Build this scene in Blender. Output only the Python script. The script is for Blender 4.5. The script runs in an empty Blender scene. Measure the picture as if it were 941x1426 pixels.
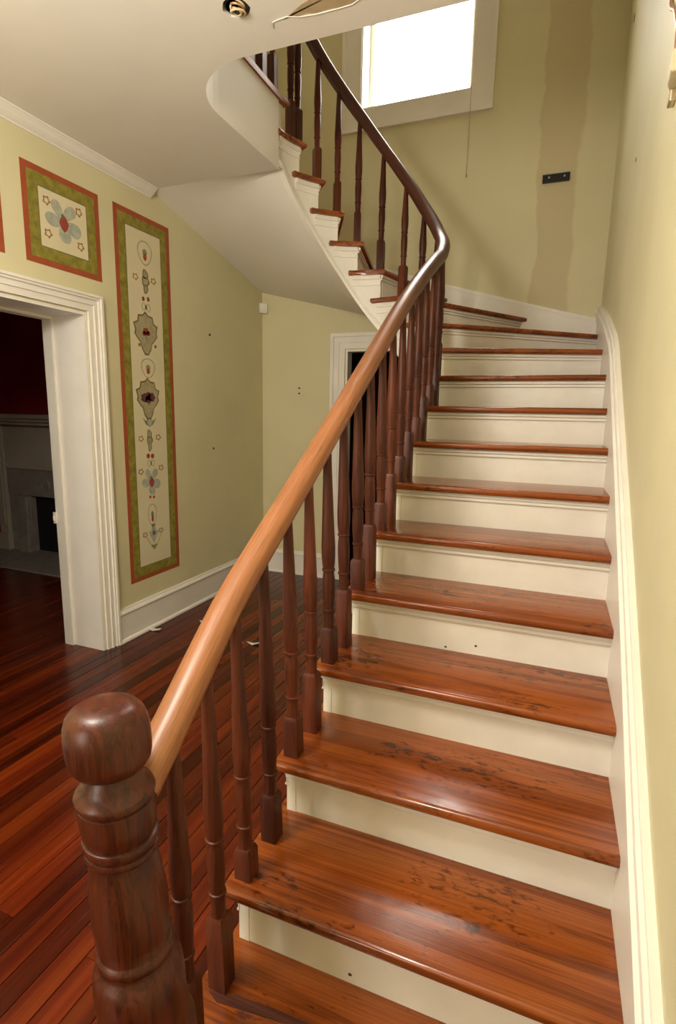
import bpy, bmesh, math, random
from math import pi, sin, cos, radians, sqrt
from mathutils import Vector, Matrix
random.seed(7)
SC = bpy.context.scene
COL = SC.collection

# ------------------------------------------------------------------ camera
CAM = Vector((-0.2380, -1.0822, 1.6075))
RR = Vector((0.92980, 0.36753, 0.01985))
UU = Vector((-0.08331, 0.15764, 0.98398))
FF = Vector((-0.35851, 0.91655, -0.17720))
cam_data = bpy.data.cameras.new('camera')
cam_data.sensor_fit = 'VERTICAL'
cam_data.sensor_height = 36.0
cam_data.lens = 753.6 / 1426 * 36.0
cam_data.clip_start = 0.02
cam = bpy.data.objects.new('camera', cam_data)
cam.matrix_world = Matrix(((RR.x, UU.x, -FF.x, CAM.x), (RR.y, UU.y, -FF.y, CAM.y), (RR.z, UU.z, -FF.z, CAM.z), (0, 0, 0, 1)))
COL.objects.link(cam)
SC.camera = cam

# ------------------------------------------------------------------ light
SC.view_settings.view_transform = 'Standard'
SC.view_settings.look = 'None'
SC.view_settings.gamma = 1.0
SC.view_settings.use_curve_mapping = False
SC.view_settings.exposure = 0.0
SC.cycles.max_bounces = 10
SC.cycles.diffuse_bounces = 6
SC.cycles.sample_clamp_indirect = 6.0
SC.cycles.use_denoising = True

world = bpy.data.worlds.new('overcast_sky')
world.use_nodes = True
bgn = world.node_tree.nodes['Background']
bgn.inputs['Color'].default_value = (1.0, 0.95, 0.87, 1)
bgn.inputs['Strength'].default_value = 24.0
SC.world = world


def lamp(name, kind, loc, energy, color, target=None, **kw):
    d = bpy.data.lights.new(name, kind)
    d.energy = energy
    d.color = color
    for k, v in kw.items():
        if k == 'portal':
            d.cycles.is_portal = v
        else:
            setattr(d, k, v)
    o = bpy.data.objects.new(name, d)
    o.location = loc
    if target is not None:
        o.rotation_euler = (Vector(target) - Vector(loc)).to_track_quat('-Z', 'Y').to_euler()
    COL.objects.link(o)
    return o


YFRONT = -3.2

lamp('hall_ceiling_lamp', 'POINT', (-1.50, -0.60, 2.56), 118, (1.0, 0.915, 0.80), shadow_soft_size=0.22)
# added fill light behind the camera, just inside the solid front wall
lamp('front_fill_light', 'AREA', (-1.95, YFRONT + 0.03, 1.75), 44, (1.0, 0.94, 0.85), target=(-1.95, 3.0, 1.75), shape='RECTANGLE', size=1.0, size_y=2.0)
lamp('window_portal', 'AREA', (-1.525, 4.07, 4.9), 1, (1, 1, 1), target=(-1.525, 0, 4.9), shape='RECTANGLE', size=0.95, size_y=1.6, portal=True)

# ------------------------------------------------------------------ dimensions
H = 0.185          # rise
G = 0.28662        # going
OV = 0.043         # nosing overhang
TH = 0.032         # tread thickness
CX, CY = -1.452, 2.17   # centre of the well hole
R_END, R_STR, R_BAL = 0.495, 0.525, 0.537
XL, XR, YB = -2.95, 0.022, 3.74
ZC, ZF, ZT = 3.10, 3.515, 6.3
YFRONT = -3.2


# ------------------------------------------------------------------ materials
def new_mat(name):
    m = bpy.data.materials.new(name)
    m.use_nodes = True
    nt = m.node_tree
    b = nt.nodes['Principled BSDF']
    return m, nt, b


def node(nt, t, **kw):
    n = nt.nodes.new(t)
    for k, v in kw.items():
        setattr(n, k, v)
    return n


def coords(nt, kind='Object', scale=(1, 1, 1), rnd=True):
    tc = node(nt, 'ShaderNodeTexCoord')
    src = tc.outputs[kind]
    if rnd:
        oi = node(nt, 'ShaderNodeObjectInfo')
        mu = node(nt, 'ShaderNodeMath', operation='MULTIPLY')
        mu.inputs[1].default_value = 37.0
        nt.links.new(oi.outputs['Random'], mu.inputs[0])
        ad = node(nt, 'ShaderNodeVectorMath', operation='ADD')
        nt.links.new(src, ad.inputs[0])
        nt.links.new(mu.outputs[0], ad.inputs[1])
        src = ad.outputs[0]
    mp = node(nt, 'ShaderNodeMapping')
    mp.inputs['Scale'].default_value = scale
    nt.links.new(src, mp.inputs['Vector'])
    return mp.outputs[0]


def noise(nt, vec, scale, detail=5, rough=0.6, dist=0.0):
    n = node(nt, 'ShaderNodeTexNoise')
    n.inputs['Scale'].default_value = scale
    n.inputs['Detail'].default_value = detail
    n.inputs['Roughness'].default_value = rough
    n.inputs['Distortion'].default_value = dist
    nt.links.new(vec, n.inputs['Vector'])
    return n.outputs['Fac']


def ramp(nt, fac, stops):
    r = node(nt, 'ShaderNodeValToRGB')
    e = r.color_ramp.elements
    while len(e) < len(stops):
        e.new(0.5)
    for el, (p, c) in zip(e, stops):
        el.position = p
        el.color = (*c, 1) if len(c) == 3 else c
    nt.links.new(fac, r.inputs['Fac'])
    return r.outputs['Color']


def mixc(nt, fac, a, b, mode='MIX'):
    m = node(nt, 'ShaderNodeMix', data_type='RGBA', blend_type=mode)
    for inp, v in ((m.inputs[0], fac), (m.inputs[6], a), (m.inputs[7], b)):
        if isinstance(v, (int, float)):
            inp.default_value = v
        elif isinstance(v, tuple):
            inp.default_value = (*v, 1)
        else:
            nt.links.new(v, inp)
    return m.outputs[2]


def bump(nt, b, height, strength, dist=0.01):
    bp = node(nt, 'ShaderNodeBump')
    bp.inputs['Strength'].default_value = strength
    bp.inputs['Distance'].default_value = dist
    nt.links.new(height, bp.inputs['Height'])
    nt.links.new(bp.outputs[0], b.inputs['Normal'])


def paint(name, col, rough=0.5, var=0.06, bmp=0.12, scale=3.0, spec=0.4):
    m, nt, b = new_mat(name)
    v = coords(nt, rnd=False)
    n = noise(nt, v, scale, 6, 0.6)
    lo = tuple(c * (1 - var) for c in col)
    hi = tuple(min(1, c * (1 + var)) for c in col)
    nt.links.new(ramp(nt, n, [(0.3, lo), (0.7, hi)]), b.inputs['Base Color'])
    b.inputs['Roughness'].default_value = rough
    b.inputs['Specular IOR Level'].default_value = spec
    if bmp:
        bump(nt, b, noise(nt, v, 60, 3), bmp, 0.003)
    return m


def plain(name, col, rough=0.5, metal=0.0):
    m, nt, b = new_mat(name)
    v = coords(nt)
    n = noise(nt, v, 25, 3)
    nt.links.new(ramp(nt, n, [(0.25, tuple(c * 0.85 for c in col)), (0.75, tuple(min(1, c * 1.12) for c in col))]), b.inputs['Base Color'])
    b.inputs['Roughness'].default_value = rough
    b.inputs['Metallic'].default_value = metal
    return m


def wood(name, dark, mid, light, axis, rough=0.3, across=16.0, along=0.9, wear=0.0, kind='Object', vary=0.25, coat=0.2, specks=0.0, rings=0.5, spec=0.35, finek=5.5, grain=0.55):
    """Grain is stretched along one axis; every object gets its own offset and tone."""
    m, nt, b = new_mat(name)
    sc = [across] * 3
    sc['XYZ'.index(axis)] = along
    v = coords(nt, kind, tuple(sc))
    big = noise(nt, v, 1.0, 4, 0.55, 1.2)
    # growth rings: bands of the stretched noise
    mul = node(nt, 'ShaderNodeMath', operation='MULTIPLY')
    nt.links.new(big, mul.inputs[0])
    mul.inputs[1].default_value = 9.0
    fr = node(nt, 'ShaderNodeMath', operation='PINGPONG')
    nt.links.new(mul.outputs[0], fr.inputs[0])
    fr.inputs[1].default_value = 1.0
    sc2 = [c * finek for c in sc]
    sc2['XYZ'.index(axis)] = along * 3
    v2 = coords(nt, kind, tuple(sc2))
    fine = noise(nt, v2, 1.0, 4, 0.7)
    base = ramp(nt, big, [(0.28, dark), (0.5, mid), (0.72, light)])
    ringc = ramp(nt, fr.outputs[0], [(0.0, (0.45, 0.42, 0.4)), (0.35, (0.95, 0.95, 0.95)), (1.0, (1, 1, 1))])
    c = mixc(nt, rings, base, ringc, 'MULTIPLY')
    finec = ramp(nt, fine, [(0.32, (0.5, 0.46, 0.44)), (0.55, (1, 1, 1))])
    c = mixc(nt, grain, c, finec, 'MULTIPLY')
    if specks:
        vs = coords(nt, kind, (0.45, 1, 1))
        s1 = noise(nt, vs, 62, 3, 0.6, 0.3)
        s2 = noise(nt, coords(nt, kind, (0.6, 1, 1)), 5.0, 4, 0.6)
        sm = node(nt, 'ShaderNodeMath', operation='MULTIPLY')
        nt.links.new(s1, sm.inputs[0])
        nt.links.new(s2, sm.inputs[1])
        sc_ = ramp(nt, sm.outputs[0], [(0.31, (1, 1, 1)), (0.40, (0.34, 0.29, 0.26))])
        c = mixc(nt, specks, c, sc_, 'MULTIPLY')
    if wear:
        vw = coords(nt, kind, (2.2, 2.2, 2.2))
        w = noise(nt, vw, 1.3, 4, 0.6)
        wf = ramp(nt, w, [(0.42, (0, 0, 0)), (0.62, (wear, wear, wear))])
        c = mixc(nt, wf, c, tuple(min(1, x * 1.5 + 0.02) for x in light))
    oi = node(nt, 'ShaderNodeObjectInfo')
    mr = node(nt, 'ShaderNodeMapRange')
    mr.inputs[3].default_value = 1 - vary
    mr.inputs[4].default_value = 1 + vary
    nt.links.new(oi.outputs['Random'], mr.inputs[0])
    hs = node(nt, 'ShaderNodeHueSaturation')
    nt.links.new(mr.outputs[0], hs.inputs['Value'])
    nt.links.new(c, hs.inputs['Color'])
    nt.links.new(hs.outputs[0], b.inputs['Base Color'])
    rr = node(nt, 'ShaderNodeMapRange')
    rr.inputs[3].default_value = rough * 0.75
    rr.inputs[4].default_value = min(1, rough * 1.5)
    nt.links.new(fine, rr.inputs[0])
    nt.links.new(rr.outputs[0], b.inputs['Roughness'])
    b.inputs['Specular IOR Level'].default_value = spec
    b.inputs['Coat Weight'].default_value = coat
    b.inputs['Coat Roughness'].default_value = rough * 0.7
    bump(nt, b, fine, 0.15, 0.002)
    return m


M = {}
M['wall'] = paint('pale_green_wall_paint', (0.64, 0.595, 0.375), 0.55, 0.05, 0.08, 1.6)
M['ceiling'] = paint('ceiling_paint', (0.78, 0.745, 0.69), 0.6, 0.04, 0.06, 1.2)
M['trim'] = paint('cream_trim_paint', (0.80, 0.765, 0.70), 0.38, 0.04, 0.06, 5.0)
M['riser'] = paint('cream_riser_paint', (0.78, 0.75, 0.68), 0.42, 0.05, 0.10, 6.0)
M['red'] = paint('dark_red_wall_paint', (0.40, 0.018, 0.026), 0.6, 0.08, 0.05, 2.0)
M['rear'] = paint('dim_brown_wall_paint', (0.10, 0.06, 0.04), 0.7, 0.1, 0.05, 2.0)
M['plaster'] = paint('bare_plaster', (0.46, 0.35, 0.21), 0.8, 0.1, 0.3, 12.0)
M['mantel'] = paint('mantel_paint', (0.52, 0.46, 0.37), 0.5, 0.06, 0.1, 8.0)
M['stone'] = paint('hearth_stone', (0.33, 0.29, 0.25), 0.6, 0.2, 0.3, 9.0)
M['soot'] = plain('sooty_brick', (0.012, 0.011, 0.011), 0.9)
M['black'] = plain('black_metal', (0.012, 0.009, 0.009), 0.4)
M['grey'] = plain('grey_edge', (0.35, 0.36, 0.33), 0.5)
M['darkhole'] = plain('dark_hole', (0.05, 0.035, 0.02), 0.9)
M['ivory'] = plain('ivory_plastic', (0.72, 0.66, 0.46), 0.5)
M['paper'] = plain('white_paint_chip', (0.80, 0.78, 0.74), 0.7)
M['copper'] = plain('copper_wire', (0.55, 0.30, 0.18), 0.4, 0.6)
M['wire_black'] = plain('black_wire', (0.02, 0.018, 0.015), 0.5)
M['wire_tan'] = plain('tan_wire', (0.62, 0.50, 0.30), 0.6)
M['cord'] = plain('cotton_cord', (0.42, 0.37, 0.24), 0.8)
M['brass'] = plain('brass', (0.6, 0.5, 0.34), 0.35, 0.8)
M['tread'] = wood('tread_pine', (0.13, 0.026, 0.004), (0.255, 0.058, 0.008), (0.33, 0.092, 0.015), 'X', 0.17, 15, 0.7, 0.05, vary=0.10, specks=1.0, coat=0.25, rings=0.55, spec=0.42, finek=14, grain=0.75)
M['tread_y'] = wood('landing_pine', (0.13, 0.036, 0.008), (0.27, 0.082, 0.016), (0.36, 0.125, 0.028), 'Y', 0.30, 18, 0.9, 0.0, vary=0.10, coat=0.25)
M['dark'] = wood('baluster_mahogany', (0.040, 0.008, 0.003), (0.085, 0.019, 0.007), (0.125, 0.031, 0.012), 'Z', 0.38, 26, 1.6, 0.0, vary=0.30, coat=0.0, spec=0.28)
M['dark_x'] = wood('dark_strip_wood', (0.035, 0.007, 0.003), (0.07, 0.015, 0.005), (0.11, 0.026, 0.009), 'X', 0.4, 26, 1.6, 0.0, coat=0.0)
M['newel'] = wood('newel_oak', (0.045, 0.008, 0.0025), (0.080, 0.015, 0.0045), (0.108, 0.024, 0.008), 'Z', 0.30, 30, 1.8, 0.0, vary=0.05, coat=0.08, rings=0.85, finek=9, grain=0.8)
M['floor'] = wood('heart_pine_floor', (0.055, 0.006, 0.0012), (0.105, 0.013, 0.0022), (0.16, 0.028, 0.004), 'Y', 0.22, 9, 0.45, 0.0, vary=0.5, coat=0.06, rings=0.2, spec=0.3)


def rail_mat():
    m, nt, b = new_mat('handrail_mahogany')
    tc = node(nt, 'ShaderNodeTexCoord')
    mp = node(nt, 'ShaderNodeMapping')
    mp.inputs['Scale'].default_value = (1.6, 14, 1)
    nt.links.new(tc.outputs['UV'], mp.inputs['Vector'])
    g = noise(nt, mp.outputs[0], 4.0, 5, 0.6, 0.8)
    worn = ramp(nt, g, [(0.3, (0.19, 0.068, 0.022)), (0.5, (0.285, 0.110, 0.040)), (0.7, (0.35, 0.150, 0.060))])
    dark = ramp(nt, g, [(0.3, (0.045, 0.012, 0.006)), (0.7, (0.10, 0.030, 0.014))])
    sep = node(nt, 'ShaderNodeSeparateXYZ')
    nt.links.new(tc.outputs['UV'], sep.inputs[0])
    n2 = noise(nt, mp.outputs[0], 0.9, 4)
    ad = node(nt, 'ShaderNodeMath', operation='ADD')
    nt.links.new(sep.outputs['X'], ad.inputs[0])
    nt.links.new(n2, ad.inputs[1])
    # pale wear on lower flight, shade painted into upper run (UV.x runs in metres from the newel)
    mr = node(nt, 'ShaderNodeMapRange', interpolation_type='SMOOTHSTEP')
    mr.inputs[1].default_value = 1.6
    mr.inputs[2].default_value = 3.3
    nt.links.new(ad.outputs[0], mr.inputs[0])
    nt.links.new(mixc(nt, mr.outputs[0], worn, dark), b.inputs['Base Color'])
    b.inputs['Roughness'].default_value = 0.40
    b.inputs['Specular IOR Level'].default_value = 0.4
    b.inputs['Coat Weight'].default_value = 0.12
    b.inputs['Coat Roughness'].default_value = 0.2
    bump(nt, b, g, 0.08, 0.002)
    return m


M['rail'] = rail_mat()


def stained_wall():
    """Green paint with one vertical run of unpainted patching compound (a stain with its own shape)."""
    m, nt, b = new_mat('pale_green_wall_with_patch')
    tc = node(nt, 'ShaderNodeTexCoord')
    v = tc.outputs['Object']
    sep = node(nt, 'ShaderNodeSeparateXYZ')
    nt.links.new(v, sep.inputs[0])
    n = noise(nt, v, 1.6, 6)
    green = ramp(nt, n, [(0.3, (0.61, 0.565, 0.35)), (0.7, (0.66, 0.61, 0.385))])
    wob = noise(nt, v, 2.2, 4, 0.6)

    def edge(x0, amp, sgn, w):
        a = node(nt, 'ShaderNodeMath', operation='MULTIPLY_ADD')
        nt.links.new(wob, a.inputs[0])
        a.inputs[1].default_value = amp
        a.inputs[2].default_value = -amp * 0.5 - x0
        s = node(nt, 'ShaderNodeMath', operation='ADD')
        nt.links.new(sep.outputs['X'], s.inputs[0])
        nt.links.new(a.outputs[0], s.inputs[1])
        r = node(nt, 'ShaderNodeMapRange', interpolation_type='SMOOTHSTEP')
        r.inputs[1].default_value = -w * sgn
        r.inputs[2].default_value = w * sgn
        nt.links.new(s.outputs[0], r.inputs[0])
        return r.outputs[0]
    mk = node(nt, 'ShaderNodeMath', operation='MULTIPLY')
    nt.links.new(edge(-0.515, 0.16, 1, 0.012), mk.inputs[0])
    nt.links.new(edge(-0.225, 0.16, -1, 0.016), mk.inputs[1])
    mk2 = node(nt, 'ShaderNodeMath', operation='MULTIPLY')
    nt.links.new(mk.outputs[0], mk2.inputs[0])
    mk2.inputs[1].default_value = 0.6
    nt.links.new(mixc(nt, mk2.outputs[0], green, (0.50, 0.40, 0.235)), b.inputs['Base Color'])
    b.inputs['Roughness'].default_value = 0.55
    bump(nt, b, noise(nt, v, 60, 3), 0.08, 0.003)
    return m


M['wall_patch'] = stained_wall()


def glass_mat():
    m, nt, b = new_mat('window_glass')
    out = nt.nodes['Material Output']
    tr = node(nt, 'ShaderNodeBsdfTransparent')
    gl = node(nt, 'ShaderNodeBsdfGlossy')
    gl.inputs['Roughness'].default_value = 0.02
    mx = node(nt, 'ShaderNodeMixShader')
    mx.inputs[0].default_value = 0.05
    nt.links.new(tr.outputs[0], mx.inputs[1])
    nt.links.new(gl.outputs[0], mx.inputs[2])
    nt.links.new(mx.outputs[0], out.inputs[0])
    return m


M['glass'] = glass_mat()
# stencil colours
M['s_red'] = paint('stencil_brick_red', (0.33, 0.072, 0.024), 0.6, 0.12, 0, 14)
M['s_green'] = paint('stencil_olive', (0.235, 0.205, 0.03), 0.6, 0.35, 0, 22)
M['s_field'] = paint('stencil_cream', (0.66, 0.60, 0.40), 0.6, 0.03, 0, 4)
M['s_blue'] = paint('stencil_blue_grey', (0.38, 0.40, 0.32), 0.6, 0.2, 0, 30)
M['s_taupe'] = paint('stencil_taupe', (0.36, 0.31, 0.18), 0.6, 0.15, 0, 30)
M['s_line'] = paint('stencil_brown_line', (0.17, 0.13, 0.06), 0.6, 0.2, 0, 30)
M['s_pale'] = paint('stencil_pale_line', (0.42, 0.38, 0.24), 0.6, 0.2, 0, 30)
M['s_dot'] = paint('stencil_dark_red', (0.30, 0.055, 0.035), 0.6, 0.2, 0, 40)
M['s_plum'] = paint('stencil_plum', (0.12, 0.04, 0.045), 0.6, 0.4, 0, 60)
M['s_star'] = paint('stencil_star_brown', (0.30, 0.15, 0.06), 0.6, 0.2, 0, 30)
M['s_leaf'] = paint('stencil_leaf_green', (0.22, 0.24, 0.11), 0.6, 0.2, 0, 30)


# ------------------------------------------------------------------ mesh helpers
def link(name, bm, mat, parent=None, smooth=False, angle=None):
    me = bpy.data.meshes.new(name)
    bmesh.ops.recalc_face_normals(bm, faces=bm.faces)
    bm.to_mesh(me)
    bm.free()
    o = bpy.data.objects.new(name, me)
    if mat is not None:
        for mm in (mat if isinstance(mat, (list, tuple)) else [mat]):
            me.materials.append(mm)
    COL.objects.link(o)
    if parent is not None:
        o.parent = parent
        o.matrix_parent_inverse = Matrix.Translation(-parent_loc(parent))
    if smooth:
        for p in me.polygons:
            p.use_smooth = True
        if angle is not None:
            me.set_sharp_from_angle(angle=radians(angle))
    return o


def parent_loc(o):
    l = Vector(o.location)
    return l


def empty(name, loc=(0, 0, 0), label=None, cat=None, group=None, kind=None):
    o = bpy.data.objects.new(name, None)
    o.location = loc
    o.empty_display_size = 0.1
    COL.objects.link(o)
    return tag(o, label, cat, group, kind)


def tag(o, label=None, cat=None, group=None, kind=None):
    if label:
        o['label'] = label
    if cat:
        o['category'] = cat
    if group:
        o['group'] = group
    if kind:
        o['kind'] = kind
    return o


def box(bm, a, b, bev=0.0):
    a, b = Vector(a), Vector(b)
    lo = Vector((min(a[i], b[i]) for i in range(3)))
    hi = Vector((max(a[i], b[i]) for i in range(3)))
    vs = [bm.verts.new((x, y, z)) for x in (lo.x, hi.x) for y in (lo.y, hi.y) for z in (lo.z, hi.z)]
    fs = [(0, 1, 3, 2), (4, 6, 7, 5), (0, 4, 5, 1), (2, 3, 7, 6), (0, 2, 6, 4), (1, 5, 7, 3)]
    faces = [bm.faces.new([vs[i] for i in f]) for f in fs]
    if bev:
        es = list({e for f in faces for e in f.edges})
        bmesh.ops.bevel(bm, geom=es, offset=bev, segments=2, affect='EDGES', profile=0.5)
    return faces


def prism(bm, pts, z0, z1, round_edges=(), bev=0.0, seg=3):
    """pts: plan outline; round_edges: indices i of outline edges (i, i+1) whose top and bottom get rounded."""
    lo = [bm.verts.new((p[0], p[1], z0)) for p in pts]
    hi = [bm.verts.new((p[0], p[1], z1)) for p in pts]
    n = len(pts)
    bm.faces.new(lo[::-1])
    bm.faces.new(hi)
    for i in range(n):
        j = (i + 1) % n
        bm.faces.new((lo[i], lo[j], hi[j], hi[i]))
    if bev and round_edges:
        es = []
        for i in round_edges:
            j = (i + 1) % n
            for r in (lo, hi):
                e = bm.edges.get((r[i], r[j]))
                if e:
                    es.append(e)
        bmesh.ops.bevel(bm, geom=es, offset=bev, segments=seg, affect='EDGES', profile=0.5, clamp_overlap=True)


def extr(bm, pts3, off):
    """extrude a planar 3-D outline by the vector off"""
    a = [bm.verts.new(p) for p in pts3]
    b = [bm.verts.new(Vector(p) + off) for p in pts3]
    n = len(a)
    bm.faces.new(a[::-1])
    bm.faces.new(b)
    for i in range(n):
        j = (i + 1) % n
        bm.faces.new((a[i], a[j], b[j], b[i]))


def lathe(bm, prof, seg=24, centre=(0, 0, 0), shear=(0, 0), z_ref=0):
    rings = []
    for r, z in prof:
        cx = centre[0] + shear[0] * (z - z_ref)
        cy = centre[1] + shear[1] * (z - z_ref)
        if r < 1e-5:
            rings.append([bm.verts.new((cx, cy, centre[2] + z))])
        else:
            rings.append([bm.verts.new((cx + r * cos(2 * pi * i / seg), cy + r * sin(2 * pi * i / seg), centre[2] + z)) for i in range(seg)])
    for a, b in zip(rings, rings[1:]):
        for i in range(seg):
            j = (i + 1) % seg
            if len(a) == 1 and len(b) == 1:
                continue
            if len(a) == 1:
                bm.faces.new((a[0], b[j], b[i]))
            elif len(b) == 1:
                bm.faces.new((a[i], a[j], b[0]))
            else:
                bm.faces.new((a[i], a[j], b[j], b[i]))
    for r in (rings[0], rings[-1]):
        if len(r) > 1:
            bm.faces.new(r)


def tube(bm, pts, r, seg=8, closed=False):
    pts = [Vector(p) for p in pts]
    rings = []
    n = len(pts)
    up = Vector((0, 0, 1))
    for i, p in enumerate(pts):
        t = (pts[(i + 1) % n if closed else min(i + 1, n - 1)] - pts[(i - 1) % n if closed else max(i - 1, 0)]).normalized()
        s = t.cross(up)
        if s.length < 0.05:
            s = t.cross(Vector((1, 0, 0)))
        s.normalize()
        u = s.cross(t)
        rings.append([bm.verts.new(p + s * r * cos(2 * pi * k / seg) + u * r * sin(2 * pi * k / seg)) for k in range(seg)])
    m = n if closed else n - 1
    for i in range(m):
        a, b = rings[i], rings[(i + 1) % n]
        for k in range(seg):
            l = (k + 1) % seg
            bm.faces.new((a[k], a[l], b[l], b[k]))
    if not closed:
        bm.faces.new(rings[0][::-1])
        bm.faces.new(rings[-1])


def lerp(a, b, t):
    return a + (b - a) * t


def pw(tab, x):
    """smooth (monotone cubic) interpolation in a table of (x, y)"""
    n = len(tab)
    if x <= tab[0][0]:
        s = (tab[1][1] - tab[0][1]) / (tab[1][0] - tab[0][0])
        return tab[0][1] + s * (x - tab[0][0])
    if x >= tab[-1][0]:
        s = (tab[-1][1] - tab[-2][1]) / (tab[-1][0] - tab[-2][0])
        return tab[-1][1] + s * (x - tab[-1][0])
    sl = [(tab[i + 1][1] - tab[i][1]) / (tab[i + 1][0] - tab[i][0]) for i in range(n - 1)]
    i = max(k for k in range(n - 1) if tab[k][0] <= x)

    def tang(k):
        if k == 0:
            return sl[0]
        if k == n - 1:
            return sl[-1]
        if sl[k - 1] * sl[k] <= 0:
            return 0
        return 2 * sl[k - 1] * sl[k] / (sl[k - 1] + sl[k])
    h = tab[i + 1][0] - tab[i][0]
    t = (x - tab[i][0]) / h
    return ((2 * t ** 3 - 3 * t * t + 1) * tab[i][1] + (t ** 3 - 2 * t * t + t) * h * tang(i)
            + (-2 * t ** 3 + 3 * t * t) * tab[i + 1][1] + (t ** 3 - t * t) * h * tang(i + 1))


# ------------------------------------------------------------------ stair geometry
# The open side of the stair runs straight up (u < 0, u = y - CY), round the well (0..pi, radians) and back (u > pi).
def well(u, R):
    if u < 0:
        return Vector((CX + R, CY + u))
    if u <= pi:
        return Vector((CX + R * cos(u), CY + R * sin(u)))
    return Vector((CX - R, CY - (u - pi)))


def well_dir(u):
    if u < 0:
        return Vector((0, 1))
    if u <= pi:
        return Vector((-sin(u), cos(u)))
    return Vector((0, -1))


XW, YW, XLW = 0.0, YB - 0.02, XL + 0.02      # faces of the wall strings
NOSE = {}                                      # tread number -> (inner point, outer direction target)
for k in range(1, 11):
    y = (k - 2) * G - OV
    NOSE[k] = (Vector((-0.96, y)), Vector((0.0, y)))
for k, th, o in ((11, 28, (0.0, 2.72)), (12, 47, (0.0, 3.42)), (13, 65, (-0.515, YW)), (14, 83.6, (-1.165, YW)), (15, 101.6, (-1.77, YW)),
                 (16, 117, (-2.22, YW)), (17, 132.5, (-2.86, YW)), (18, 148.7, (XLW, 3.08)), (19, 166, (XLW, 2.36))):
    NOSE[k] = (well(radians(th), R_END), Vector(o))
NSTEP = 19


class Line:
    def __init__(self, a, b, off=0.0):
        self.u = (b - a).normalized()
        self.n = Vector((-self.u.y, self.u.x))
        self.o = a + self.n * off

    def inner_u(self, R, guess):
        f = lambda u: self.n.dot(well(u, R) - self.o)
        lo, hi = guess - 0.7, guess + 0.7
        for _ in range(60):
            mid = (lo + hi) / 2
            if f(mid) < 0:
                lo = mid
            else:
                hi = mid
        return (lo + hi) / 2

    def outer(self):
        best = None
        for ax, val in ((0, XW), (1, YW), (0, XLW)):
            if abs(self.u[ax]) < 1e-9:
                continue
            t = (val - self.o[ax]) / self.u[ax]
            if t <= 1e-6:
                continue
            if best is None or t < best[0]:
                best = (t, self.o + self.u * t)
        return best[1]


def guess_u(k):
    a = NOSE[k][0]
    if k <= 9:
        return a.y - CY
    if k == 10:
        return 0.16
    return math.atan2(a.y - CY, a.x - CX)


nl = {k: Line(*NOSE[k]) for k in NOSE}
rl = {k: Line(*NOSE[k], off=OV) for k in NOSE}
bl = {k: Line(*NOSE[k], off=OV + 0.012) for k in NOSE}
UN = {k: nl[k].inner_u(R_END, guess_u(k)) for k in NOSE}
URS = {k: rl[k].inner_u(R_STR, guess_u(k)) for k in NOSE}
nose_tab = [(UN[k], k * H) for k in sorted(NOSE)]


def nosing_z(u):
    return pw(nose_tab, u)


def outer_path(pa, pb):
    """wall corners passed between two points on the wall line"""
    def key(p):
        if abs(p.x - XW) < 1e-4 and p.y <= YW - 1e-4:
            return 0
        if abs(p.y - YW) < 1e-4:
            return 1
        return 2
    c = []
    if key(pa) == 0 and key(pb) >= 1:
        c.append(Vector((XW, YW)))
    if key(pa) <= 1 and key(pb) == 2:
        c.append(Vector((XLW, YW)))
    return c


stair = empty('staircase', (-0.46, -0.33, 0), 'turning wooden staircase with worn varnished pine treads and cream painted risers', 'staircase')


def arc_pts(u0, u1, R, step=0.09):
    n = max(1, int(abs(u1 - u0) / step + 0.5))
    return [well(lerp(u0, u1, i / n), R) for i in range(n + 1)]


for k in range(1, NSTEP):
    bm = bmesh.new()
    # main board
    ia = nl[k].inner_u(R_END, guess_u(k))
    ib = bl[k + 1].inner_u(R_END, guess_u(k + 1))
    inn = arc_pts(ia, ib, R_END)
    oa, ob = nl[k].outer(), bl[k + 1].outer()
    pts = inn + [ob] + outer_path(oa, ob)[::-1] + [oa]
    rnd = list(range(len(inn) - 1)) + [len(pts) - 1]
    prism(bm, pts, k * H - TH, k * H, rnd, 0.0125, 3)
    # return nosing running on past the next riser
    ra = ib
    rb = ib + (0.045 if ib < 0 else 0.045 / R_END)
    s1 = arc_pts(ra, rb, R_END)
    s2 = arc_pts(ra, rb, R_STR - 0.001)
    pts = s1 + s2[::-1]
    prism(bm, pts, k * H - TH, k * H, list(range(len(s1))), 0.0105, 2)
    link('tread', bm, M['tread'], stair, True, 40)
bm = bmesh.new()  # thin dark wedge on top of the lowest tread
prism(bm, [(-0.925, -0.150), (-0.89, -0.166), (-0.71, -0.1445), (-0.45, -0.150), (-0.45, -0.112), (-0.68, -0.122), (-0.85, -0.132)], H - 0.002, H + 0.0009)
tag(link('dark_wedge', bm, M['dark_x'], stair), 'dark narrow wedge on the lowest tread')
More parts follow.
